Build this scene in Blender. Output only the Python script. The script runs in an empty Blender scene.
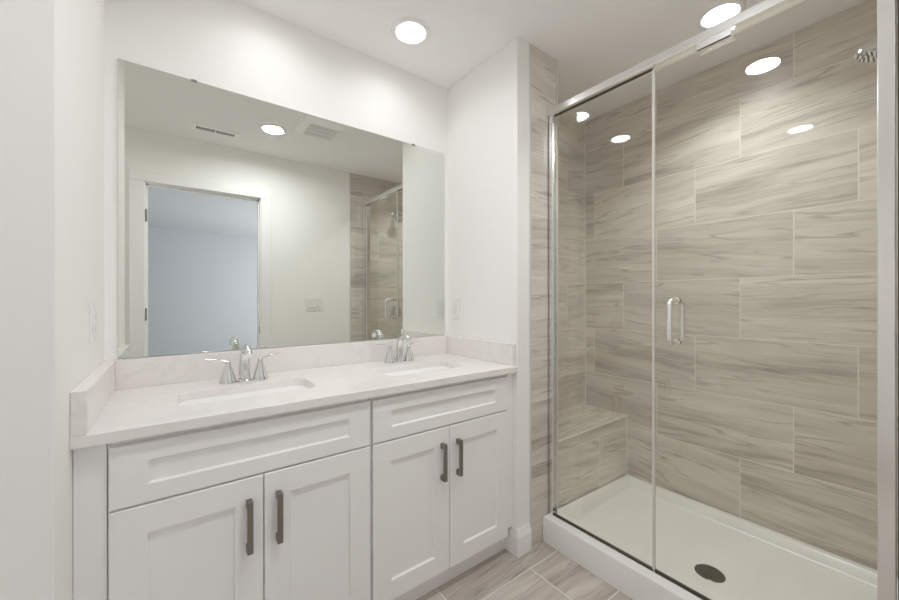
import bpy, bmesh, math, random
from mathutils import Vector, Matrix

C = bpy.context.scene.collection
SC = bpy.context.scene

# ------------------------------------------------------------------ camera, world, exposure
CAM_H = 1.2379
cam_d = bpy.data.cameras.new('camera')
cam_d.sensor_fit = 'HORIZONTAL'
cam_d.sensor_width = 36.0
cam_d.lens = 368.52 / 899 * 36.0
cam_d.shift_x = 0.0
cam_d.shift_y = -(300 - 298.98) / 899
cam_d.clip_start = 0.01
cam = bpy.data.objects.new('camera', cam_d)
C.objects.link(cam)
YAW = 0.6451
cam.rotation_euler = (math.pi / 2, 0.0009, -YAW)
cam.location = (0, 0, CAM_H)
SC.camera = cam

world = bpy.data.worlds.new('world')
SC.world = world
world.use_nodes = True
world.node_tree.nodes['Background'].inputs[0].default_value = (0.8, 0.88, 1, 1)
world.node_tree.nodes['Background'].inputs[1].default_value = 0.3

SC.view_settings.view_transform = 'Standard'
SC.view_settings.look = 'None'
SC.view_settings.gamma = 1
SC.view_settings.use_curve_mapping = False
SC.view_settings.exposure = 1.12
LAMP = 5.0           # emission of the ceiling lights' lenses
BEAM = dict(vanity=.34, middle=4.0, shower=2.3, recess=.28)   # watts of the ceiling lights' beams
WIN_FILL = 6.6            # emission of the unseen bedroom window, added for fill light

cy = SC.cycles
cy.use_denoising = True
cy.max_bounces = 16
cy.diffuse_bounces = 10
cy.glossy_bounces = 8
cy.transparent_max_bounces = 24
cy.sample_clamp_indirect = 8
cy.caustics_reflective = True

# ------------------------------------------------------------------ measured layout (metres)
D = 1.784            # plane of the vanity wall
XW = -0.192          # left wall of the vanity niche
XS = 1.331           # partition, vanity side
XT0 = 1.422          # partition, start of its tiled end
XT1 = 1.632          # partition, shower side
YE = 1.224           # partition end
XB = 2.362           # shower back wall
YEND = 1.523         # shower end wall
YF = -0.005          # door wall
ZC = 2.505           # ceiling
YL = 1.085            # end of the left wall
XG = 1.578           # shower glass


def srgb(r, g, b):
    def f(c):
        c /= 255
        return c / 12.92 if c <= .04045 else ((c + .055) / 1.055) ** 2.4
    return (f(r), f(g), f(b), 1)


# ------------------------------------------------------------------ materials
class N:
    """small helper around a node tree"""
    def __init__(s, name):
        s.m = bpy.data.materials.new(name)
        s.m.use_nodes = True
        s.t = s.m.node_tree
        s.p = s.t.nodes['Principled BSDF']
        s.out = s.t.nodes['Material Output']

    def node(s, kind, **kw):
        n = s.t.nodes.new(kind)
        for k, v in kw.items():
            setattr(n, k, v)
        return n

    def link(s, a, b):
        s.t.links.new(a, b)

    def put(s, sock, v):
        if isinstance(v, bpy.types.NodeSocket):
            s.link(v, sock)
        else:
            sock.default_value = v

    def math(s, op, a, b=0.0, c=0.0):
        n = s.node('ShaderNodeMath', operation=op)
        s.put(n.inputs[0], a)
        s.put(n.inputs[1], b)
        s.put(n.inputs[2], c)
        return n.outputs[0]

    def xyz(s, x, y, z):
        n = s.node('ShaderNodeCombineXYZ')
        for i, v in enumerate((x, y, z)):
            s.put(n.inputs[i], v)
        return n.outputs[0]

    def mix(s, f, a, b):
        n = s.node('ShaderNodeMix', data_type='RGBA')
        s.put(n.inputs[0], f)
        s.put(n.inputs[6], a)
        s.put(n.inputs[7], b)
        return n.outputs[2]

    def noise(s, vec, scale=1.0, detail=3.0, rough=.5, dist=0.0):
        n = s.node('ShaderNodeTexNoise')
        s.put(n.inputs['Vector'], vec)
        n.inputs['Scale'].default_value = scale
        n.inputs['Detail'].default_value = detail
        n.inputs['Roughness'].default_value = rough
        n.inputs['Distortion'].default_value = dist
        return n.outputs[0]

    def ramp(s, f, stops):
        n = s.node('ShaderNodeValToRGB')
        s.put(n.inputs[0], f)
        el = n.color_ramp.elements
        while len(el) < len(stops):
            el.new(0.5)
        for e, (p, c) in zip(el, stops):
            e.position = p
            e.color = c
        return n.outputs[0]

    def coords(s):
        g = s.node('ShaderNodeNewGeometry')
        sp = s.node('ShaderNodeSeparateXYZ')
        s.link(g.outputs['Position'], sp.inputs[0])
        return g.outputs['Position'], sp.outputs

    def bump(s, h, strength, dist=.002):
        n = s.node('ShaderNodeBump')
        n.inputs['Strength'].default_value = strength
        n.inputs['Distance'].default_value = dist
        s.link(h, n.inputs['Height'])
        s.link(n.outputs[0], s.p.inputs['Normal'])


def plain(name, col, rough=.5, metal=0.0, spec=.5, vary=.02, scale=6.0, bump=0.0, bscale=300.0):
    m = N(name)
    pos, _ = m.coords()
    if vary:
        f = m.noise(pos, scale, 3)
        a = tuple(max(0, c * (1 - vary)) for c in col[:3]) + (1,)
        b = tuple(min(1, c * (1 + vary)) for c in col[:3]) + (1,)
        m.link(m.mix(f, a, b), m.p.inputs['Base Color'])
    else:
        m.p.inputs['Base Color'].default_value = col
    m.p.inputs['Roughness'].default_value = rough
    m.p.inputs['Metallic'].default_value = metal
    m.p.inputs['Specular IOR Level'].default_value = spec
    if bump:
        m.bump(m.noise(pos, bscale, 2), bump, .001)
    return m.m


def tile(name, haxis, vaxis, h0, v0, shift, light, mid, dark, grout, rough=.3, L=.62, H=.3125, gw=.0035, seed=0.0, ax=1.0):
    """12 x 24 inch veined porcelain, thirds offset; light comes from the scene only"""
    m = N(name)
    pos, o = m.coords()
    h = m.math('SUBTRACT', o[haxis], h0)
    v = m.math('DIVIDE', m.math('SUBTRACT', o[vaxis], v0), H)
    row = m.math('FLOOR', v)
    u = m.math('DIVIDE', m.math('ADD', h, m.math('MULTIPLY', row, shift)), L)
    col = m.math('FLOOR', u)
    fu = m.math('SUBTRACT', u, col)
    fv = m.math('SUBTRACT', v, row)
    du = m.math('MULTIPLY', m.math('MINIMUM', fu, m.math('SUBTRACT', 1.0, fu)), L)
    dv = m.math('MULTIPLY', m.math('MINIMUM', fv, m.math('SUBTRACT', 1.0, fv)), H)
    edge = m.math('MINIMUM', du, dv)
    g = m.math('LESS_THAN', edge, gw / 2)
    wn = m.node('ShaderNodeTexWhiteNoise', noise_dimensions='3D')
    m.link(m.xyz(col, row, seed + .37), wn.inputs['Vector'])
    r = wn.outputs[0]
    rs = m.node('ShaderNodeSeparateColor')
    m.link(wn.outputs[1], rs.inputs[0])
    r2, r3 = rs.outputs[0], rs.outputs[1]
    # veins run along the tile, a little aslant, each tile its own cut
    slant = m.math('MULTIPLY', m.math('SUBTRACT', r2, .5), .26)
    vv = m.math('ADD', o[vaxis], m.math('MULTIPLY', o[haxis], slant))
    wob = m.noise(m.xyz(m.math('ADD', m.math('MULTIPLY', o[haxis], 2.6), m.math('MULTIPLY', r, 37.0)), m.math('MULTIPLY', o[vaxis], 5.0), r3), 1.0, 2)
    vv = m.math('ADD', vv, m.math('MULTIPLY', m.math('SUBTRACT', wob, .5), .045))

    def layer(fh, fv, k1, k2, k3, det, ro):
        return m.noise(m.xyz(m.math('ADD', m.math('MULTIPLY', o[haxis], fh), m.math('MULTIPLY', k1, 53.0)),
                             m.math('ADD', m.math('MULTIPLY', vv, fv), m.math('MULTIPLY', k2, 71.0)),
                             m.math('MULTIPLY', k3, 19.0)), 1.0, det, ro, 0.0)
    n0 = layer(.9, 9.0, r, r3, r2, 2, .5)          # broad cloudy bands
    n1 = layer(2.2, 26.0, r2, r, r3, 4, .6)        # streaks
    n2 = layer(5.5, 95.0, r3, r2, r, 4, .65)       # fine grain
    n3 = layer(1.6, 15.0, r2, r3, r, 3, .5)        # where thin veins run
    f = m.math('ADD', m.math('ADD', m.math('MULTIPLY', n0, .42), m.math('MULTIPLY', n1, .36)), m.math('MULTIPLY', n2, .22))
    base = m.ramp(f, [(.33, dark), (.455, mid), (.60, light)])
    brk = m.math('MULTIPLY', m.math('MAXIMUM', m.math('SUBTRACT', n1, .46), 0.0), 6.0)
    vein = m.math('SUBTRACT', 1.0, m.math('MULTIPLY', m.math('ABSOLUTE', m.math('SUBTRACT', n3, .5)), 30.0))
    vein = m.math('MULTIPLY', m.math('MAXIMUM', vein, 0.0), m.math('MINIMUM', brk, .7))
    base = m.mix(vein, base, dark)
    tone = m.node('ShaderNodeHueSaturation')
    m.link(m.math('ADD', .93, m.math('MULTIPLY', r, .13)), tone.inputs['Value'])
    m.link(base, tone.inputs['Color'])
    m.link(m.mix(g, tone.outputs[0], grout), m.p.inputs['Base Color'])
    m.link(m.math('ADD', rough, m.math('MULTIPLY', g, .5)), m.p.inputs['Roughness'])
    m.bump(m.math('MINIMUM', edge, .003), .35, .002)
    return m.m


W_WALL = srgb(247, 246, 244)
M = {}
M['paint'] = plain('wall paint', W_WALL, .62, spec=.3, vary=.008, scale=2, bump=.05, bscale=420)
M['ceil'] = plain('ceiling paint', srgb(249, 248, 247), .8, spec=.15, vary=.008, scale=2, bump=.05, bscale=350)
M['trim'] = plain('trim paint', srgb(247, 246, 245), .32, vary=.006)
M['cabinet'] = plain('cabinet lacquer', srgb(244, 243, 242), .34, vary=.006)
M['gap'] = plain('cabinet carcass', srgb(170, 168, 165), .6, vary=.01)
M['plate'] = plain('white plastic', srgb(240, 240, 238), .3, vary=.004)
M['slot'] = plain('dark slot', srgb(48, 47, 45), .6, vary=.02)
M['slot_grey'] = plain('grey slot', srgb(196, 195, 192), .6, vary=.02)
M['porcelain'] = plain('sink porcelain', srgb(234, 232, 228), .1, vary=.004)
M['acrylic'] = plain('shower pan acrylic', srgb(238, 238, 234), .22, vary=.006)
M['chrome'] = plain('chrome', (.76, .77, .77, 1), .06, 1.0, vary=.01)
M['alum'] = plain('bright aluminium', (.90, .895, .89, 1), .2, 1.0, vary=.02, scale=30)
M['bronze'] = plain('dark pewter pull', srgb(140, 133, 126), .42, .8, vary=.04, scale=40)
M['hinge'] = plain('satin nickel', srgb(150, 146, 138), .35, .9, vary=.03)
M['seal'] = plain('dark gasket', srgb(70, 67, 62), .5, vary=.03)
M['drain'] = plain('drain nickel', srgb(120, 115, 104), .3, .9, vary=.05, scale=60)
M['bluewall'] = plain('blue grey paint', srgb(200, 203, 208), .7, spec=.2, vary=.01)
M['carpet'] = plain('bedroom carpet', srgb(170, 166, 160), .95, vary=.08, scale=120, bump=.4)
M['grille'] = plain('vent enamel', srgb(252, 251, 250), .4, vary=.006)

SHW = dict(light=srgb(226, 219, 211), mid=srgb(207, 199, 189), dark=srgb(158, 148, 136), grout=srgb(236, 231, 223))
M['tile_back'] = tile('shower tile back', 1, 2, .624, .096, .207, seed=1.0, **SHW)
M['tile_end'] = tile('shower tile end', 0, 2, 2.155, .096, .207, seed=5.0, **SHW)
M['tile_side'] = tile('shower tile side', 1, 2, 1.40, .096, .207, seed=9.0, **SHW)
M['tile_strip'] = tile('shower tile strip', 0, 2, 1.40, .096, .62, seed=13.0, **SHW)
M['tile_bench'] = tile('bench tile', 0, 2, 2.04, .096, .207, seed=17.0, **SHW)
M['tile_seat'] = tile('bench seat tile', 0, 1, 1.632, 1.223, .207, seed=21.0, **SHW)
M['tile_floor'] = tile('floor tile', 0, 1, .90, 1.131, -.2067, rough=.38, seed=31.0, gw=.004,
                       light=srgb(210, 201, 194), mid=srgb(184, 173, 165), dark=srgb(136, 125, 117), grout=srgb(236, 231, 226))


def quartz():
    m = N('white quartz')
    pos, _ = m.coords()
    n = m.noise(pos, 2.2, 6, .6, 1.2)
    v = m.math('SUBTRACT', 1.0, m.math('MULTIPLY', m.math('ABSOLUTE', m.math('SUBTRACT', n, .5)), 40.0))
    v = m.math('MULTIPLY', m.math('MAXIMUM', v, 0.0), .16)
    sp = m.noise(pos, 260, 2)
    base = m.mix(sp, srgb(236, 230, 228), srgb(245, 241, 239))
    m.link(m.mix(v, base, srgb(206, 198, 194)), m.p.inputs['Base Color'])
    m.p.inputs['Roughness'].default_value = .14
    return m.m


M['quartz'] = quartz()


def mirror_mat():
    m = N('mirror silver')
    g = m.node('ShaderNodeBsdfGlossy')
    g.inputs['Color'].default_value = (.80, .815, .775, 1)
    g.inputs['Roughness'].default_value = 0.0
    m.link(g.outputs[0], m.out.inputs[0])
    return m.m


def glass_mat():
    m = N('clear shower glass')
    tr = m.node('ShaderNodeBsdfTransparent')
    tr.inputs[0].default_value = (.965, .965, .945, 1)
    gl = m.node('ShaderNodeBsdfGlossy')
    gl.inputs['Roughness'].default_value = 0.0
    gl.inputs['Color'].default_value = (1, 1, 1, 1)
    g = m.node('ShaderNodeNewGeometry')
    dp = m.node('ShaderNodeVectorMath', operation='DOT_PRODUCT')
    m.link(g.outputs['Incoming'], dp.inputs[0])
    m.link(g.outputs['Normal'], dp.inputs[1])
    c = m.math('SUBTRACT', 1.0, m.math('ABSOLUTE', dp.outputs['Value']))
    fr = m.math('ADD', .038, m.math('MULTIPLY', .962, m.math('POWER', c, 5.0)))
    mx = m.node('ShaderNodeMixShader')
    m.link(fr, mx.inputs[0])
    m.link(tr.outputs[0], mx.inputs[1])
    m.link(gl.outputs[0], mx.inputs[2])
    m.link(mx.outputs[0], m.out.inputs[0])
    return m.m


def emit(name, col, s):
    m = N(name)
    m.p.inputs['Base Color'].default_value = (.9, .9, .9, 1)
    m.p.inputs['Emission Color'].default_value = col
    m.p.inputs['Emission Strength'].default_value = s
    return m.m


M['mirror'] = mirror_mat()
M['glass'] = glass_mat()
M['lens'] = emit('lit lens', (1, 1, .99, 1), LAMP)
M['window_fill'] = emit('added window glow', (.97, .985, 1, 1), WIN_FILL)
M['glass_edge'] = plain('polished glass edge', srgb(196, 204, 196), .15, vary=.01)
M['seal_clear'] = plain('clear seal strip', srgb(214, 212, 204), .25, vary=.01)


# ------------------------------------------------------------------ mesh helpers
def nb():
    return bmesh.new()


def box(bm, x0, x1, y0, y1, z0, z1, bev=0.0, seg=1):
    r = bmesh.ops.create_cube(bm, size=1)
    vs = r['verts']
    bmesh.ops.scale(bm, vec=(x1 - x0, y1 - y0, z1 - z0), verts=vs)
    bmesh.ops.translate(bm, vec=((x0 + x1) / 2, (y0 + y1) / 2, (z0 + z1) / 2), verts=vs)
    if bev:
        es = list({e for v in vs for e in v.link_edges})
        bmesh.ops.bevel(bm, geom=es, offset=bev, segments=seg, affect='EDGES', profile=.5)
    return bm


def lathe(bm, prof, n=28, mat=None):
    """prof: (radius, z) list turned about z"""
    mat = mat or Matrix()
    rings = []
    for r, z in prof:
        if r < 1e-6:
            rings.append([bm.verts.new(mat @ Vector((0, 0, z)))])
        else:
            rings.append([bm.verts.new(mat @ Vector((r * math.cos(2 * math.pi * i / n), r * math.sin(2 * math.pi * i / n), z))) for i in range(n)])
    for a, b in zip(rings, rings[1:]):
        for i in range(n):
            j = (i + 1) % n
            if len(a) == 1 and len(b) == 1:
                continue
            if len(a) == 1:
                bm.faces.new((a[0], b[i], b[j]))
            elif len(b) == 1:
                bm.faces.new((a[i], a[j], b[0]))
            else:
                bm.faces.new((a[i], a[j], b[j], b[i]))
    for e, flip in ((rings[0], True), (rings[-1], False)):
        if len(e) > 1:
            bm.faces.new(list(reversed(e)) if flip else e)
    return bm


def tube(bm, pts, rad, n=14, flat=None):
    """swept round (or flattened) bar through pts; rad a number or one per point; flat = (sx, sy)"""
    pts = [Vector(p) for p in pts]
    rs = rad if isinstance(rad, (list, tuple)) else [rad] * len(pts)
    sx, sy = flat or (1, 1)
    rings = []
    up = None
    for i, p in enumerate(pts):
        t = (pts[min(i + 1, len(pts) - 1)] - pts[max(i - 1, 0)]).normalized()
        if up is None:
            a = Vector((0, 0, 1)) if abs(t.z) < .9 else Vector((1, 0, 0))
            up = (a - t * a.dot(t)).normalized()
        else:
            up = (up - t * up.dot(t)).normalized()
        s = t.cross(up)
        rings.append([bm.verts.new(p + (s * math.cos(2 * math.pi * k / n) * sx + up * math.sin(2 * math.pi * k / n) * sy) * rs[i]) for k in range(n)])
    for a, b in zip(rings, rings[1:]):
        for k in range(n):
            j = (k + 1) % n
            bm.faces.new((a[k], a[j], b[j], b[k]))
    bm.faces.new(list(reversed(rings[0])))
    bm.faces.new(rings[-1])
    return bm


def spline(pts, n=8):
    """Catmull-Rom through pts"""
    P = [Vector(p) for p in pts]
    P = [P[0] * 2 - P[1]] + P + [P[-1] * 2 - P[-2]]
    out = []
    for i in range(1, len(P) - 2):
        for k in range(n):
            t = k / n
            a, b, c, d = P[i - 1:i + 3]
            out.append(.5 * ((2 * b) + (c - a) * t + (2 * a - 5 * b + 4 * c - d) * t * t + (3 * b - a - 3 * c + d) * t ** 3))
    out.append(P[-2])
    return out


def obj(name, bm, mat, parent=None, smooth=False, kind=None):
    bmesh.ops.recalc_face_normals(bm, faces=bm.faces)
    me = bpy.data.meshes.new(name)
    bm.to_mesh(me)
    bm.free()
    if smooth:
        for p in me.polygons:
            p.use_smooth = True
        me.set_sharp_from_angle(angle=math.radians(38))
    me.materials.append(mat)
    o = bpy.data.objects.new(name, me)
    C.objects.link(o)
    if parent:
        o.parent = parent
        o.matrix_parent_inverse = Matrix.Translation(parent.location).inverted() if parent.parent is None else Matrix()
    if kind:
        o['kind'] = kind
    return o


def tag(o, label, cat, group=None):
    o['label'] = label
    o['category'] = cat
    if group:
        o['group'] = group
    return o


def thing(name, label, cat, loc=(0, 0, 0), group=None):
    """an Empty at the thing's base; its parts are built in world coordinates and parented"""
    o = bpy.data.objects.new(name, None)
    o.empty_display_size = .05
    C.objects.link(o)
    o.location = loc
    return tag(o, label, cat, group)


def struct(name, bm, mat, smooth=False):
    return obj(name, bm, mat, kind='structure', smooth=smooth)


def local(o, name, bm, mat, smooth=False):
    """a part built in the thing's own coordinates"""
    p = obj(name, bm, mat, smooth=smooth)
    p.parent = o
    return p


def dup(root, loc, label, group=None):
    r = root.copy()
    C.objects.link(r)
    r.location = loc
    r['label'] = label
    if group:
        r['group'] = group
    for ch in list(root.children):
        c = ch.copy()
        C.objects.link(c)
        c.parent = r
        for gch in list(ch.children):
            d = gch.copy()
            C.objects.link(d)
            d.parent = c
    return r


# ------------------------------------------------------------------ the setting
struct('floor', box(nb(), -1.5, 2.46, -.125, 1.884, -.06, 0), M['tile_floor'])
struct('ceiling', box(nb(), -1.5, 2.46, -.125, 1.884, ZC, ZC + .08), M['ceil'])
struct('wall_back', box(nb(), XW, XS, D, D + .1, 0, ZC), M['paint'])
struct('wall_left', box(nb(), -1.40, XW, YL, D + .1, 0, ZC), M['paint'])
struct('wall_recess', box(nb(), -1.5, -1.40, -.125, D + .1, 0, ZC), M['paint'])
struct('wall_partition', box(nb(), XS, XT0, YE, D + .1, 0, ZC, .002), M['paint'])
struct('wall_partition_tiled', box(nb(), XT0, XT1, YE - .004, D + .1, 0, ZC), M['tile_strip'])
struct('wall_shower_side', box(nb(), XT1, XT1 + .006, YE + .002, YEND, 0, ZC), M['tile_side'])
struct('wall_shower_end', box(nb(), XT1 + .0005, XB, YEND, D + .1, 0, ZC), M['tile_end'])
struct('wall_shower_back', box(nb(), XB, 2.46, -.125, D + .1, 0, ZC), M['tile_back'])

XO0, XO1, ZO = -.158, .612, 2.11           # the doorway
bm = nb()
box(bm, -1.40, XO0 - .02, -.125, YF, 0, ZC)
box(bm, XO1 + .02, 1.43, -.125, YF, 0, ZC)
box(bm, XO0 - .02, XO1 + .02, -.125, YF, ZO + .02, ZC)
struct('wall_front', bm, M['paint'])
struct('wall_shower_front', box(nb(), 1.43, XB, -.125, YF + .004, 0, ZC), M['tile_end'])

# metal edging where the tile stops
bm = nb()
box(bm, XT1 - .006, XT1 + .0065, YE - .008, YE + .004, .10, ZC)
struct('trim_1', bm, M['seal_clear'])
bm = nb()
box(bm, XT0 - .004, XT0 + .003, YE - .006, YE + .002, 0, ZC)
struct('trim_2', bm, plain('tile edge caulk', srgb(214, 210, 204), .5))
bm = nb()
box(bm, 1.426, 1.433, YF - .002, YF + .007, 0, ZC)
struct('trim_3', bm, M['seal_clear'])

# pale caulk in the shower's inner corners
bm = nb()
box(bm, XB - .005, XB + .001, YEND - .005, YEND + .001, .479, ZC)
box(bm, XT1 + .006, XB, YEND - .004, YEND + .001, .476, .4825)
box(bm, XB - .004, XB + .001, YE, YEND, .476, .4825)
box(bm, XB - .005, XB + .001, YE - .005, YE, .098, .478)
box(bm, XT1 + .006, XB, YE - .0055, YE - .001, .4745, .4796)
box(bm, XT1 + .005, XT1 + .010, YEND - .005, YEND + .001, .479, ZC)
struct('trim_4', bm, plain('corner caulk', srgb(232, 227, 218), .5))

# door frame: jambs, stop, casing, hinges and strike
bm = nb()
box(bm, XO0 - .02, XO0, -.128, YF + .002, 0, ZO + .02)
box(bm, XO1, XO1 + .02, -.128, YF + .002, 0, ZO + .02)
box(bm, XO0, XO1, -.128, YF + .002, ZO, ZO + .02)
box(bm, XO0, XO0 + .011, -.075, -.04, 0, ZO)
box(bm, XO1 - .011, XO1, -.075, -.04, 0, ZO)
box(bm, XO0, XO1, -.075, -.04, ZO - .011, ZO)
door = struct('door_1', bm, M['trim'])


def casing(bm, y0, y1):
    for x0, x1 in ((-.252, XO0 - .006), (XO1 + .006, .702)):
        box(bm, x0, x1, y0, y1, 0, ZO + .0055, .003)
    box(bm, -.252, .702, y0, y1, ZO + .0055, ZO + .080, .003)
    return bm


obj('casing', casing(nb(), YF, YF + .020), M['trim'], door, kind='structure')
obj('casing', casing(nb(), -.140, -.125), M['trim'], door, kind='structure')
for z in (1.865, 1.125, .30):
    bm = nb()
    box(bm, XO0 - .001, XO0 + .0025, -.038, YF, z - .045, z + .045)
    tube(bm, [(XO0 + .004, YF + .004, z - .046), (XO0 + .004, YF + .004, z + .046)], .006)
    obj('hinge', bm, M['hinge'], door, kind='structure')
obj('strike_plate', box(nb(), XO1 - .002, XO1 + .001, -.035, YF, .94, 1.0), M['hinge'], door, kind='structure')

# baseboards
bm = nb()


def base_run(bm, x0, x1, y0, y1):
    box(bm, x0, x1, y0, y1, 0, .118, .002)
    return bm


def base_ogee(bm, pts, h=.125, t=.014):
    """profiled baseboard round the outside of a corner path (pts = wall line, room on the right-hand side)"""
    prof = [(t, 0), (t, h * .72), (t * .78, h * .80), (t * .5, h * .90), (t * .38, h), (0, h)]
    P = [Vector((p[0], p[1], 0)) for p in pts]
    rows = []
    for i, p in enumerate(P):
        ns = []
        if i > 0:
            d = (P[i] - P[i - 1]).normalized()
            ns.append(Vector((d.y, -d.x, 0)))
        if i < len(P) - 1:
            d = (P[i + 1] - P[i]).normalized()
            ns.append(Vector((d.y, -d.x, 0)))
        n = ns[0] if len(ns) == 1 else (ns[0] + ns[1])
        if len(ns) == 2 and ns[0].dot(ns[1]) > .99:
            n = ns[0]
        rows.append([bm.verts.new(p + n * a + Vector((0, 0, z))) for a, z in prof])
    for a, b in zip(rows, rows[1:]):
        for k in range(len(prof) - 1):
            bm.faces.new((a[k], b[k], b[k + 1], a[k + 1]))
    for r in (rows[0], rows[-1]):
        bm.faces.new(r + [bm.verts.new((0, 0, 0))][:0])
    return bm


struct('baseboard_partition', base_ogee(nb(), [(XS, 1.296), (XS, YE), (XT0 - .006, YE)]), M['trim'])
struct('baseboard_left', base_ogee(nb(), [(-1.40, YL), (XW, YL), (XW, 1.26)]), M['trim'])
struct('baseboard_front', base_ogee(nb(), [(1.428, YF), (.703, YF)]), M['trim'])

# ------------------------------------------------------------------ the bedroom past the doorway
BX0, BX1, BY0, BY1 = -2.6, 3.2, -4.75, -.125
struct('floor_bedroom', box(nb(), BX0, BX1, BY0, BY1, -.06, 0), M['carpet'])
struct('ceiling_bedroom', box(nb(), BX0, BX1, BY0, BY1, ZC, ZC + .08), plain('bedroom ceiling paint', srgb(222, 225, 230), .8, spec=.1, vary=.01))
struct('wall_bedroom_back', box(nb(), BX0, BX1, BY0 - .1, BY0, 0, ZC), M['bluewall'])
struct('wall_bedroom_left', box(nb(), BX0 - .1, BX0, BY0 - .1, BY1, 0, ZC), M['bluewall'])
bm = nb()
WY0, WY1, WZ0, WZ1 = -3.6, -1.6, .75, 2.15
box(bm, BX1, BX1 + .1, BY0 - .1, WY0, 0, ZC)
box(bm, BX1, BX1 + .1, WY1, BY1, 0, ZC)
box(bm, BX1, BX1 + .1, WY0, WY1, 0, WZ0)
box(bm, BX1, BX1 + .1, WY0, WY1, WZ1, ZC)
struct('wall_bedroom_right', bm, M['bluewall'])
bm = nb()
box(bm, BX1 + .02, BX1 + .08, WY0, WY0 + .05, WZ0, WZ1)
box(bm, BX1 + .02, BX1 + .08, WY1 - .05, WY1, WZ0, WZ1)
box(bm, BX1 + .02, BX1 + .08, WY0, WY1, WZ0, WZ0 + .05)
box(bm, BX1 + .02, BX1 + .08, WY0, WY1, WZ1 - .05, WZ1)
box(bm, BX1 + .02, BX1 + .08, WY0, WY1, 1.43, 1.47)
win = struct('added_window', bm, M['trim'])  # unseen window, added to send fill light through the doorway
obj('fill_pane', box(nb(), BX1 + .05, BX1 + .056, WY0 + .04, WY1 - .04, WZ0 + .04, WZ1 - .04), M['window_fill'], win, kind='structure')

# ------------------------------------------------------------------ vanity cabinets
YD = 1.240            # face of doors and drawer fronts
YBX = 1.259           # face of the boxes


def shaker(bm, x0, x1, z0, z1, yf, th, sx, sz, rec=.009, slope=.004, bev=.0018):
    def loop(a, b, y):
        return [bm.verts.new(v) for v in ((x0 + a, y, z0 + b), (x1 - a, y, z0 + b), (x1 - a, y, z1 - b), (x0 + a, y, z1 - b))]
    L = [loop(0, 0, yf + th), loop(0, 0, yf + bev), loop(bev, bev, yf), loop(sx, sz, yf), loop(sx + slope, sz + slope, yf + rec)]
    for a, b in zip(L, L[1:]):
        for k in range(4):
            j = (k + 1) % 4
            bm.faces.new((a[k], a[j], b[j], b[k]))
    bm.faces.new(L[0])
    bm.faces.new(L[-1])
    return bm


def pull(parent, x, zc, ln=.152):
    """square bar pull: two feet and a flat bar"""
    bm = nb()
    y0 = YD
    for s in (-1, 1):
        z = zc + s * (ln / 2 - .011)
        box(bm, x - .008, x + .008, y0 - .022, y0 + .0005, z - .011, z + .011, .002, 2)
    box(bm, x - .008, x + .008, y0 - .030, y0 - .0205, zc - ln / 2, zc + ln / 2, .002, 2)
    o = obj('pull', bm, M['bronze'])
    o.parent = parent
    o.matrix_parent_inverse = Matrix()
    o['label'] = 'dark grey metal bar pull'
    return o


def cabinet(label, x0, x1, split, filler):
    t = thing('vanity_cabinet', label, 'cabinet', ((x0 + x1) / 2, 1.5, 0), 'vanity cabinets under the countertop')
    bm = nb()
    box(bm, x0 - .004, x1 + .004, YBX, D - .002, .10, .8855)
    obj('box', bm, M['cabinet'], t)
    bm = nb()
    box(bm, min(x0 - .004, filler[0]), max(x1 + .004, filler[1]), 1.296, 1.312, .0, .10)
    obj('toe_kick', bm, M['cabinet'], t)
    bm = nb()
    box(bm, x0 - .004, x1 + .004, YBX + .006, YBX + .022, .083, .0995, .002)
    obj('bottom_rail', bm, M['cabinet'], t)
    f0, f1 = filler
    obj('filler', box(nb(), f0, f1, YBX - .006, YBX + .012, .100 if f0 < 0 else .129, .8855, .001), M['cabinet'], t)
    obj('drawer_front', shaker(nb(), x0, x1, .709, .866, YD, .018, .076, .047), M['cabinet'], t)
    g = .0016
    for a, b, px in ((x0, split - g, split - .042), (split + g, x1, split + .040)):
        d = obj('door', shaker(nb(), a, b, .103, .703, YD, .018, .074, .074), M['cabinet'], t)
        pull(d, px + .001, .566)
    return t


cabinet('white shaker vanity cabinet beside the left wall, below the first sink', -.126, .5730, .2235, (XW + .001, -.131))
cabinet('white shaker vanity cabinet beside the partition wall by the shower', .5850, 1.283, .9340, (1.288, XS - .001))

# ------------------------------------------------------------------ countertop with its splashes
ZK, TK = .915, .0295
SINKS = ((.018, .432, 1.372, 1.578), (.727, 1.137, 1.372, 1.578))


def rrect(x0, x1, y0, y1, r, n=6):
    out = []
    for cx, cyy, a0 in ((x1 - r, y1 - r, 0), (x0 + r, y1 - r, 90), (x0 + r, y0 + r, 180), (x1 - r, y0 + r, 270)):
        for k in range(n + 1):
            a = math.radians(a0 + 90 * k / n)
            out.append((cx + r * math.cos(a), cyy + r * math.sin(a)))
    return out


def slab(x0, x1, y0, y1, z0, z1, holes, bev=.003):
    """a slab with rounded rectangular cut-outs"""
    bm = nb()

    def loops(z, d):
        ls = []
        pts = [(x0, y0 + d), (x1, y0 + d), (x1, y1), (x0, y1)]
        ls.append([bm.verts.new((a, b, z)) for a, b in pts])
        for h in holes:
            ls.append([bm.verts.new((a, b, z)) for a, b in rrect(h[0] - d * .4, h[1] + d * .4, h[2] - d * .4, h[3] + d * .4, .045)])
        return ls
    top, bot = loops(z1, bev), loops(z0, 0)
    mid = loops(z1 - bev, 0)
    for ls in (top, bot):
        es = []
        for l in ls:
            for a, b in zip(l, l[1:] + l[:1]):
                es.append(bm.edges.new((a, b)))
        bmesh.ops.triangle_fill(bm, use_beauty=True, use_dissolve=False, edges=es)
    for A, B in ((top, mid), (mid, bot)):
        for a, b in zip(A, B):
            for k in range(len(a)):
                j = (k + 1) % len(a)
                bm.faces.new((a[k], a[j], b[j], b[k]))
    return bm


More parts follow.
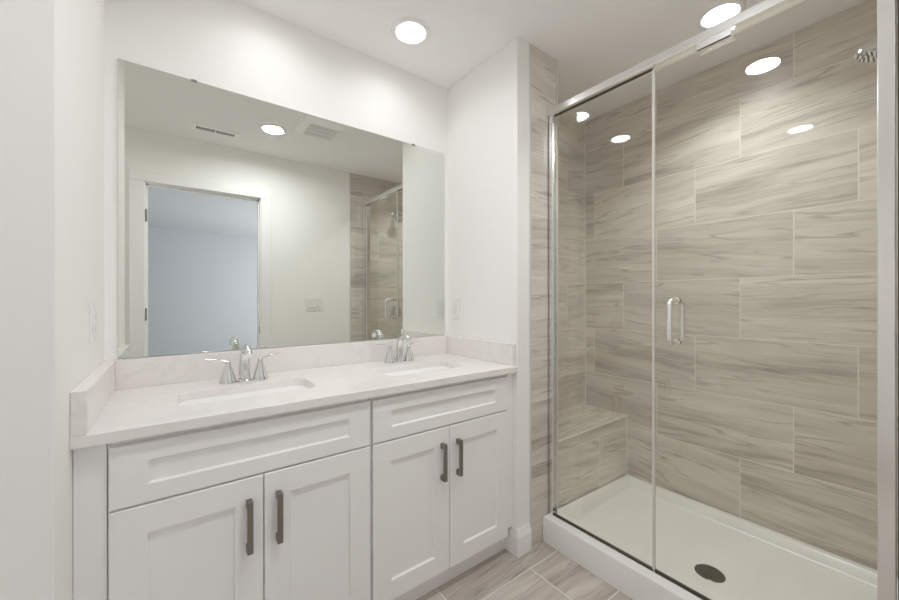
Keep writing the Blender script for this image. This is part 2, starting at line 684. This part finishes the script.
counter = thing('countertop', 'white quartz vanity countertop with two sink cut-outs and low splashes', 'countertop', (.57, 1.5, ZK - TK))
obj('slab', slab(XW + .0005, XS - .0005, 1.222, D - .0005, ZK - TK, ZK, SINKS), M['quartz'], counter)
ZS = 1.021
obj('backsplash', box(nb(), XW + .030, XS - .021, D - .021, D - .0005, ZK, ZS, .0015), M['quartz'], counter)
obj('side_splash', box(nb(), XW + .0005, XW + .030, 1.222, D - .0005, ZK, ZS, .0015), M['quartz'], counter)
obj('side_splash', box(nb(), XS - .021, XS - .0005, 1.235, D - .0005, ZK, ZS, .0015), M['quartz'], counter)


# ------------------------------------------------------------------ sinks and faucets
def sink(label, s):
    x0, x1, y0, y1 = s
    cx, cyy = (x0 + x1) / 2, (y0 + y1) / 2
    zt = ZK - TK
    t = thing('sink', label, 'sink', (cx, cyy, zt - .14), 'undermount sinks in the countertop')
    bm = nb()
    spec = [(.022, 0.0, .050), (.012, -.0005, .048), (.006, -.005, .048), (-.003, -.05, .048), (-.012, -.10, .05), (-.030, -.125, .05), (-.060, -.132, .035)]
    rings = []
    for o, dz, r in spec:
        rings.append([bm.verts.new((a, b, zt - .0004 + dz)) for a, b in rrect(x0 - o, x1 + o, y0 - o, y1 + o, max(.012, r + o * .5))])
    th = .010
    outer = []
    for o, dz, r in reversed(spec):
        oo = o + th if dz < -.001 else o
        outer.append([bm.verts.new((a, b, zt - .0004 + dz - th)) for a, b in rrect(x0 - oo, x1 + oo, y0 - oo, y1 + oo, max(.012, r + oo * .5))])
    allr = rings
    for A in (rings, outer):
        for a, b in zip(A, A[1:]):
            for k in range(len(a)):
                j = (k + 1) % len(a)
                bm.faces.new((a[k], a[j], b[j], b[k]))
    for k in range(len(rings[0])):
        j = (k + 1) % len(rings[0])
        bm.faces.new((outer[-1][k], outer[-1][j], rings[0][j], rings[0][k]))
    bm.faces.new(rings[-1])
    bm.faces.new(outer[0])
    obj('basin', bm, M['porcelain'], t, smooth=True)
    bm = nb()
    lathe(bm, [(.0, .004), (.016, .003), (.024, .003), (.030, .0)], 24, Matrix.Translation((cx, cyy, zt - .1322)))
    obj('drain', bm, M['chrome'], t, smooth=True)
    return t


sink('rounded white undermount sink nearer the left wall', SINKS[0])
sink('rounded white undermount sink nearer the shower', SINKS[1])


def faucet(loc, label):
    t = thing('faucet', label, 'faucet', loc, 'chrome widespread faucets')
    # spout: tapering column that arches forward
    bm = nb()
    path = spline([(0, 0, .004), (0, 0, .045), (0, -.002, .085), (0, -.014, .116), (0, -.042, .135), (0, -.078, .131), (0, -.100, .112)], 6)
    n = len(path)
    rad = [.0215 + (.0140 - .0215) * min(1, i / (n * .62)) for i in range(n)]
    tube(bm, path, rad, 20)
    lathe(bm, [(.0255, 0), (.0255, .004), (.0225, .007), (.0190, .009)], 24)
    local(t, 'spout', bm, M['chrome'], True)
    for s in (-1, 1):
        bm = nb()
        lathe(bm, [(.030, 0), (.030, .004), (.0270, .014), (.0210, .034), (.0145, .056), (.0105, .070), (.0095, .076), (.0098, .081), (.006, .085), (0, .086)], 26,
              Matrix.Translation((s * .056, 0, 0)))
        h = local(t, 'handle', bm, M['chrome'], True)
        bm = nb()
        p = spline([(s * .054, 0, .081), (s * .072, -.001, .087), (s * .098, -.002, .094), (s * .131, -.002, .097)], 5)
        k = len(p)
        tube(bm, p, [.0078 - .0028 * i / k for i in range(k)], 12, (1.0, .42))
        lv = obj('lever', bm, M['chrome'], smooth=True)
        lv.parent = h
    return t


f1 = faucet((.228, 1.652, ZK), 'chrome two-handle faucet behind the sink nearer the left wall')
dup(f1, (.938, 1.676, ZK), 'chrome two-handle faucet behind the sink nearer the shower')

# ------------------------------------------------------------------ mirror
mir = thing('wall_mirror', 'large frameless rectangular mirror on the wall above the vanity', 'mirror', (.572, D, 1.024))
obj('mirror_glass', box(nb(), -.156, 1.300, D - .006, D - .0004, 1.0245, 2.106), M['mirror'], mir)
for x in (.07, 1.086):
    bm = nb()
    box(bm, x - .010, x + .010, D - .009, D - .0004, 2.1065, 2.109, .001)
    box(bm, x - .010, x + .010, D - .0085, D - .0062, 2.100, 2.109, .001)
    obj('clip', bm, M['hinge'], mir)

# ------------------------------------------------------------------ outlets and switches
PR = Matrix.Rotation


def device(name, label, cat, loc, rot, gangs, rockers, group=None):
    """wall plate in the local x-z plane, face towards -y"""
    t = thing(name, label, cat, loc, group)
    t.rotation_euler = (0, 0, rot)
    w, h = .073 + .046 * (gangs - 1), .118
    local(t, 'plate', box(nb(), -w / 2, w / 2, -.006, 0, -h / 2, h / 2, .002, 2), M['plate'])
    for g in range(gangs):
        x = (g - (gangs - 1) / 2) * .046
        if rockers:
            bm = nb()
            vs = [(-.0165, -.0065, -.033), (.0165, -.0065, -.033), (.0165, -.0065, .033), (-.0165, -.0065, .033)]
            box(bm, x - .0165, x + .0165, -.0075, -.005, -.033, .033, .001)
            box(bm, x - .0150, x + .0150, -.0105, -.006, -.031, -.001, .002)
            r = local(t, 'rocker', bm, M['plate'])
        else:
            bm = box(nb(), x - .0165, x + .0165, -.0085, -.005, -.033, .033, .001)
            r = local(t, 'receptacle', bm, M['plate'])
            for z in (-.018, .018):
                for a, b, c, d in ((-.0075, -.0055, -.004, .004), (.0055, .0075, -.004, .004), (-.002, .002, -.011, -.0075)):
                    sl = obj('slot', box(nb(), x + a, x + b, -.0089, -.008, z + c, z + d), M['slot_grey'])
                    sl.parent = r
    return t


device('outlet', 'white outlet plate on the partition wall beside the mirror', 'outlet', (XS, 1.697, 1.180), -math.pi / 2, 1, False)
device('outlet', 'white outlet plate on the left wall above the side splash', 'outlet', (XW, 1.522, 1.170), math.pi / 2, 1, False)
device('light_switch', 'white three-gang rocker switch plate beside the doorway, seen in the mirror', 'light switch', (1.075, YF, 1.187), math.pi, 3, True)


# ------------------------------------------------------------------ ceiling lights, vent, fan
def downlight(loc, label, watts):
    t = thing('ceiling_light', label, 'ceiling light', loc, 'recessed ceiling lights')
    bm = nb()
    lathe(bm, [(.067, -.0045), (.072, -.009), (.080, -.0085), (.092, -.003), (.094, .0)], 40)
    local(t, 'trim_ring', bm, M['trim'], True)
    bm = nb()
    lathe(bm, [(.066, -.0005), (.066, -.0046), (0.0, -.0056)], 40)
    local(t, 'lens', bm, M['lens'], True)
    ld = bpy.data.lights.new('beam', 'AREA')
    ld.shape = 'DISK'
    ld.size = .14
    ld.energy = watts
    ld.color = (.94, .98, 1)
    ld.spread = math.radians(150)
    lo = bpy.data.objects.new('beam', ld)
    C.objects.link(lo)
    lo.location = (0, 0, -.0085)
    lo.parent = t
    return t


l1 = downlight((.905, 1.505, ZC), 'round lit recessed ceiling light over the sink nearer the shower', BEAM['vanity'])


def dup_light(loc, label, watts, spread=168):
    r = dup(l1, loc, label)
    for c in r.children:
        if c.type == 'LIGHT':
            c.data = c.data.copy()
            c.data.energy = watts
            c.data.spread = math.radians(spread)
    return r


dup_light((.329, 1.511, ZC), 'round lit recessed ceiling light over the sink nearer the left wall', BEAM['vanity'], 150)
dup_light((.600, .575, ZC), 'round lit recessed ceiling light between the air vent and the exhaust fan', BEAM['middle'], 166)
dup_light((1.952, .586, ZC), 'round lit recessed ceiling light inside the shower', BEAM['shower'], 122)
dup_light((-.574, .620, ZC), 'round lit recessed ceiling light in the recess beside the doorway', BEAM['recess'])

vent = thing('air_vent', 'narrow white slotted air register in the ceiling by the doorway', 'vent', (.262, .285, ZC))
bm = nb()
x0, x1, y0, y1 = .108, .418, .222, .348
for a in ((x0, x1, y0, y0 + .034), (x0, x1, y1 - .034, y1), (x0, x0 + .034, y0 + .034, y1 - .034), (x1 - .034, x1, y0 + .034, y1 - .034), (.255, .269, y0 + .034, y1 - .034)):
    box(bm, a[0], a[1], a[2], a[3], ZC - .008, ZC)
obj('frame', bm, M['grille'], vent)
obj('backing', box(nb(), x0 + .03, x1 - .03, y0 + .03, y1 - .03, ZC - .002, ZC - .0005), M['slot'], vent)
bm = nb()
for g0, g1 in ((x0 + .034, .255), (.269, x1 - .034)):
    for k in range(1, 9):
        x = g0 + (g1 - g0) * k / 9
        obj('louver', box(nb(), x - .0022, x + .0022, y0 + .034, y1 - .034, ZC - .0070, ZC - .003), M['grille'], vent)


fan = thing('exhaust_fan', 'square white exhaust fan grille on the ceiling between light and shower', 'fan', (.882, .790, ZC))
bm = nb()
x0, x1, y0, y1 = .735, 1.030, .642, .938


def ring(bm, e, z):
    return [bm.verts.new(v) for v in ((x0 + e, y0 + e, z), (x1 - e, y0 + e, z), (x1 - e, y1 - e, z), (x0 + e, y1 - e, z))]


R = [ring(bm, 0, ZC), ring(bm, .004, ZC - .012), ring(bm, .038, ZC - .028), ring(bm, .046, ZC - .028), ring(bm, .046, ZC - .012)]
for a, b in zip(R, R[1:]):
    for k in range(4):
        j = (k + 1) % 4
        bm.faces.new((a[k], a[j], b[j], b[k]))
obj('frame', bm, M['grille'], fan)
obj('backing', box(nb(), x0 + .040, x1 - .040, y0 + .040, y1 - .040, ZC - .012, ZC - .006), plain('fan cavity', srgb(120, 118, 114), .7), fan)
bm = nb()
n = 17
for k in range(n):
    x = x0 + .052 + k * (x1 - x0 - .104) / (n - 1)
    box(bm, x - .0026, x + .0026, y0 + .044, y1 - .044, ZC - .027, ZC - .0125)
for y in (y0 + .115, y0 + .181):
    box(bm, x0 + .044, x1 - .044, y - .003, y + .003, ZC - .0275, ZC - .014)
obj('grille', bm, M['grille'], fan)

# ------------------------------------------------------------------ shower pan and bench
pan = thing('shower_pan', 'white acrylic shower pan with raised curb and round drain', 'shower pan', (1.94, .61, 0))
bm = nb()
PX0, PX1, PY0, PY1 = 1.513, XB - .001, YF + .005, YE - .006
ZB = .098


def prow(x0, x1, y0, y1, z4):
    return [bm.verts.new(v) for v in ((x0, y0, z4[0]), (x1, y0, z4[1]), (x1, y1, z4[2]), (x0, y1, z4[3]))]


zc_ = .127
P = [prow(PX0, PX1, PY0, PY1, (0, 0, 0, 0)),
     prow(PX0, PX1, PY0, PY1, (zc_ - .008, ZB - .002, ZB - .002, zc_ - .008)),
     prow(PX0 + .002, PX1, PY0, PY1, (zc_ - .002, ZB - .001, ZB - .001, zc_ - .002)),
     prow(PX0 + .008, PX1 - .001, PY0 + .001, PY1 - .001, (zc_, ZB, ZB, zc_)),
     prow(PX0 + .118, PX1 - .026, PY0 + .026, PY1 - .026, (zc_ - .010, ZB - .001, ZB - .001, zc_ - .010)),
     prow(PX0 + .127, PX1 - .031, PY0 + .031, PY1 - .031, (zc_ - .016, ZB - .006, ZB - .006, zc_ - .016)),
     prow(PX0 + .150, PX1 - .046, PY0 + .046, PY1 - .046, (.062, .058, .058, .062)),
     prow(PX0 + .160, PX1 - .056, PY0 + .056, PY1 - .056, (.053, .051, .051, .053)),
     prow(PX0 + .180, PX1 - .076, PY0 + .076, PY1 - .076, (.049, .048, .048, .049))]
for a, b in zip(P, P[1:]):
    for k in range(4):
        j = (k + 1) % 4
        bm.faces.new((a[k], a[j], b[j], b[k]))
DCX, DCY = 1.871, .602
ctr = bm.verts.new((DCX, DCY, .040))
for k in range(4):
    bm.faces.new((P[-1][k], P[-1][(k + 1) % 4], ctr))
bm.faces.new(list(reversed(P[0])))
obj('basin', bm, M['acrylic'], pan, smooth=True)
bm = nb()
lathe(bm, [(.0, .0035), (.050, .0030), (.0535, .0022), (.056, .0)], 36, Matrix.Translation((DCX, DCY, .0425)))
dr = obj('drain_cover', bm, M['drain'], pan, smooth=True)
bm = nb()
for ring_r, cnt in ((.014, 6), (.026, 12), (.038, 18)):
    for k in range(cnt):
        a = 2 * math.pi * k / cnt
        lathe(bm, [(.0036, .0), (.0036, .0003), (0, .0003)], 8, Matrix.Translation((DCX + ring_r * math.cos(a), DCY + ring_r * math.sin(a), .0458)))
ho = obj('perforations', bm, M['slot'])
ho.parent = dr
ho.matrix_parent_inverse = Matrix.Translation(pan.location).inverted() @ Matrix()
ho.matrix_parent_inverse = Matrix()

bench = thing('shower_bench', 'built-in tiled shower bench at the far end of the shower', 'bench', (2.0, 1.37, 0))
obj('base', box(nb(), XT1 + .0065, XB - .0005, YE - .001, YEND - .0005, 0, .470), M['tile_bench'], bench)
obj('seat', box(nb(), XT1 + .0065, XB - .0005, YE - .004, YEND - .0005, .470, .479, .0015), M['tile_seat'], bench)

# ------------------------------------------------------------------ shower enclosure
enc = thing('shower_enclosure', 'framed clear glass shower enclosure with a hinged glass door', 'shower enclosure', (XG, .61, .12))
FX0, FX1 = 1.553, 1.603
ZH0, ZH1 = 2.181, 2.216
YJ = .704
obj('header', box(nb(), FX0 - .004, FX1 + .002, YF + .006, YE - .006, ZH0, ZH1, .003, 2), M['alum'], enc)
bm = nb()
box(bm, FX0 + .006, FX0 + .010, YE - .030, YE - .006, .121, ZH0, .001)
box(bm, FX1 - .008, FX1 - .004, YE - .030, YE - .006, .121, ZH0, .001)
box(bm, FX0 + .006, FX1 - .004, YE - .011, YE - .006, .121, ZH0, .001)
obj('wall_channel', bm, M['alum'], enc)
bm = nb()
box(bm, FX0, FX1, YF + .006, .062, .121, ZH0, .003, 2)
obj('wall_jamb', bm, M['alum'], enc)
bm = nb()
box(bm, FX0 + .010, FX1 - .008, .0625, .067, .121, ZH0)
obj('jamb_gasket', bm, M['seal'], enc)
bm = nb()
box(bm, FX0 + .006, FX1 - .004, .067, YE - .006, .1175, .1225, .0015)
box(bm, FX0 + .008, FX0 + .012, .067, YE - .006, .122, .1265, .001)
obj('sill_track', bm, M['alum'], enc)
GT = .003
fixed = obj('fixed_panel', box(nb(), XG - GT, XG + GT, YJ + .004, YE - .011, .126, ZH0 + .004), M['glass'], enc)
e = obj('bottom_seal', box(nb(), XG - .005, XG + .005, YJ + .003, YE - .012, .121, .1285), M['seal'])
e.parent = fixed
e.matrix_parent_inverse = Matrix()
e = obj('top_seal', box(nb(), XG - .006, XG + .006, YJ + .004, YE - .031, ZH0 - .003, ZH0 - .0002), M['seal'])
e.parent = fixed
e.matrix_parent_inverse = Matrix()

dg = obj('door', box(nb(), XG - GT, XG + GT, .100, YJ - .002, .130, ZH0 - .006), M['glass'], enc)
bm = nb()
box(bm, XG - .0055, XG + .0055, YJ - .0045, YJ + .0045, .129, ZH0 - .006, .001)
o = obj('edge_seal', bm, M['seal_clear'])
o.parent = dg
o = obj('hinge_rail', box(nb(), FX0 + .004, FX1 - .004, .070, .1035, .126, ZH0 - .003, .0025, 2), M['alum'])
o.parent = dg
o = obj('bottom_sweep', box(nb(), XG - .005, XG + .005, .1035, YJ - .005, .123, .1315), M['seal'])
o.parent = dg
bm = nb()
HY, HZ0, HZ1, HR = .617, 1.068, 1.232, .0098
for s in (-1, 1):
    off = .052 if s > 0 else -.068
    path = [(XG + s * .004, HY, HZ1)]
    cr = .022
    path += [(XG + off - s * cr + s * cr * math.sin(a), HY, HZ1 - cr + cr * math.cos(a)) for a in [math.radians(t) for t in (0, 22, 45, 68, 90)]]
    path += [(XG + off - s * cr + s * cr * math.cos(a), HY, HZ0 + cr - cr * math.sin(a)) for a in [math.radians(t) for t in (0, 22, 45, 68, 90)]]
    path += [(XG + s * .004, HY, HZ0)]
    tube(bm, path, HR, 14)
    for z in (HZ0, HZ1):
        tube(bm, [(XG + s * .004, HY, z), (XG + s * .0065, HY, z)], .0125, 18)
o = obj('handle', bm, M['alum'], smooth=True)
o.parent = dg
bm = nb()
box(bm, FX0 - .002, FX0 + .001, .434, .541, ZH0 - .024, ZH0 + .004, .0008)
box(bm, FX0 - .002, XG - .005, .434, .541, ZH0 - .025, ZH0 - .022, .0008)
box(bm, XG + .005, FX1 - .002, .434, .541, ZH0 - .025, ZH0 - .022, .0008)
ct = obj('door_catch', bm, M['alum'], enc)
o = obj('dark_edge', box(nb(), FX0 - .002, FX0 + .003, .436, .539, ZH0 - .0285, ZH0 - .0252, .0008), M['seal'])  # thin strip that draws the catch's dark lower edge
o.parent = ct
o['label'] = 'dark strip along the lower edge of the catch'

# ------------------------------------------------------------------ shower head and valve
sh = thing('shower_sprayer', 'chrome shower head on a bent arm over the shower pan', 'shower head', (1.915, YF + .004, 2.15))
bm = nb()
lathe(bm, [(.030, 0), (.030, .003), (.022, .009), (.011, .012)], 28, Matrix.Translation((1.915, YF + .0042, 2.15)) @ PR(-math.pi / 2, 4, 'X'))
obj('flange', bm, M['chrome'], sh, smooth=True)
bm = nb()
tube(bm, spline([(1.915, YF + .006, 2.15), (1.915, .050, 2.160), (1.915, .090, 2.157), (1.915, .112, 2.136)], 6), .0095, 16)
obj('arm', bm, M['chrome'], sh, smooth=True)
bm = nb()
aim = Matrix.Translation((1.915, .109, 2.140)) @ PR(math.radians(180 + 20), 4, 'X')
lathe(bm, [(.0, -.012), (.012, -.008), (.016, 0), (.014, .012), (.019, .022), (.032, .038), (.045, .055), (.048, .064), (.048, .076), (.044, .080), (0, .079)], 36, aim)
hd = obj('head', bm, M['chrome'], sh, smooth=True)
bm = nb()
for rr, cnt in ((.012, 6), (.025, 12), (.038, 18)):
    for k in range(cnt):
        a = 2 * math.pi * k / cnt
        lathe(bm, [(.0028, .0785), (.0022, .083), (0, .083)], 8, aim @ Matrix.Translation((rr * math.cos(a), rr * math.sin(a), 0)))
o = obj('nozzles', bm, plain('grey nozzle rubber', srgb(120, 119, 116), .5))
o.parent = hd

va = thing('shower_valve', 'chrome round shower valve with a lever, seen through the glass in the mirror', 'shower valve', (1.945, YF + .004, 1.10))
bm = nb()
lathe(bm, [(.068, 0), (.068, .004), (.060, .010), (.034, .014), (.024, .020), (.024, .045), (.020, .050), (0, .051)], 36, Matrix.Translation((1.945, YF + .0042, 1.10)) @ PR(-math.pi / 2, 4, 'X'))
obj('escutcheon', bm, M['chrome'], va, smooth=True)
bm = nb()
tube(bm, spline([(1.945, .038, 1.10), (1.935, .045, 1.085), (1.915, .050, 1.055)], 5), [.011] * 5 + [.009] * 5 + [.007], 14)
obj('lever', bm, M['chrome'], va, smooth=True)
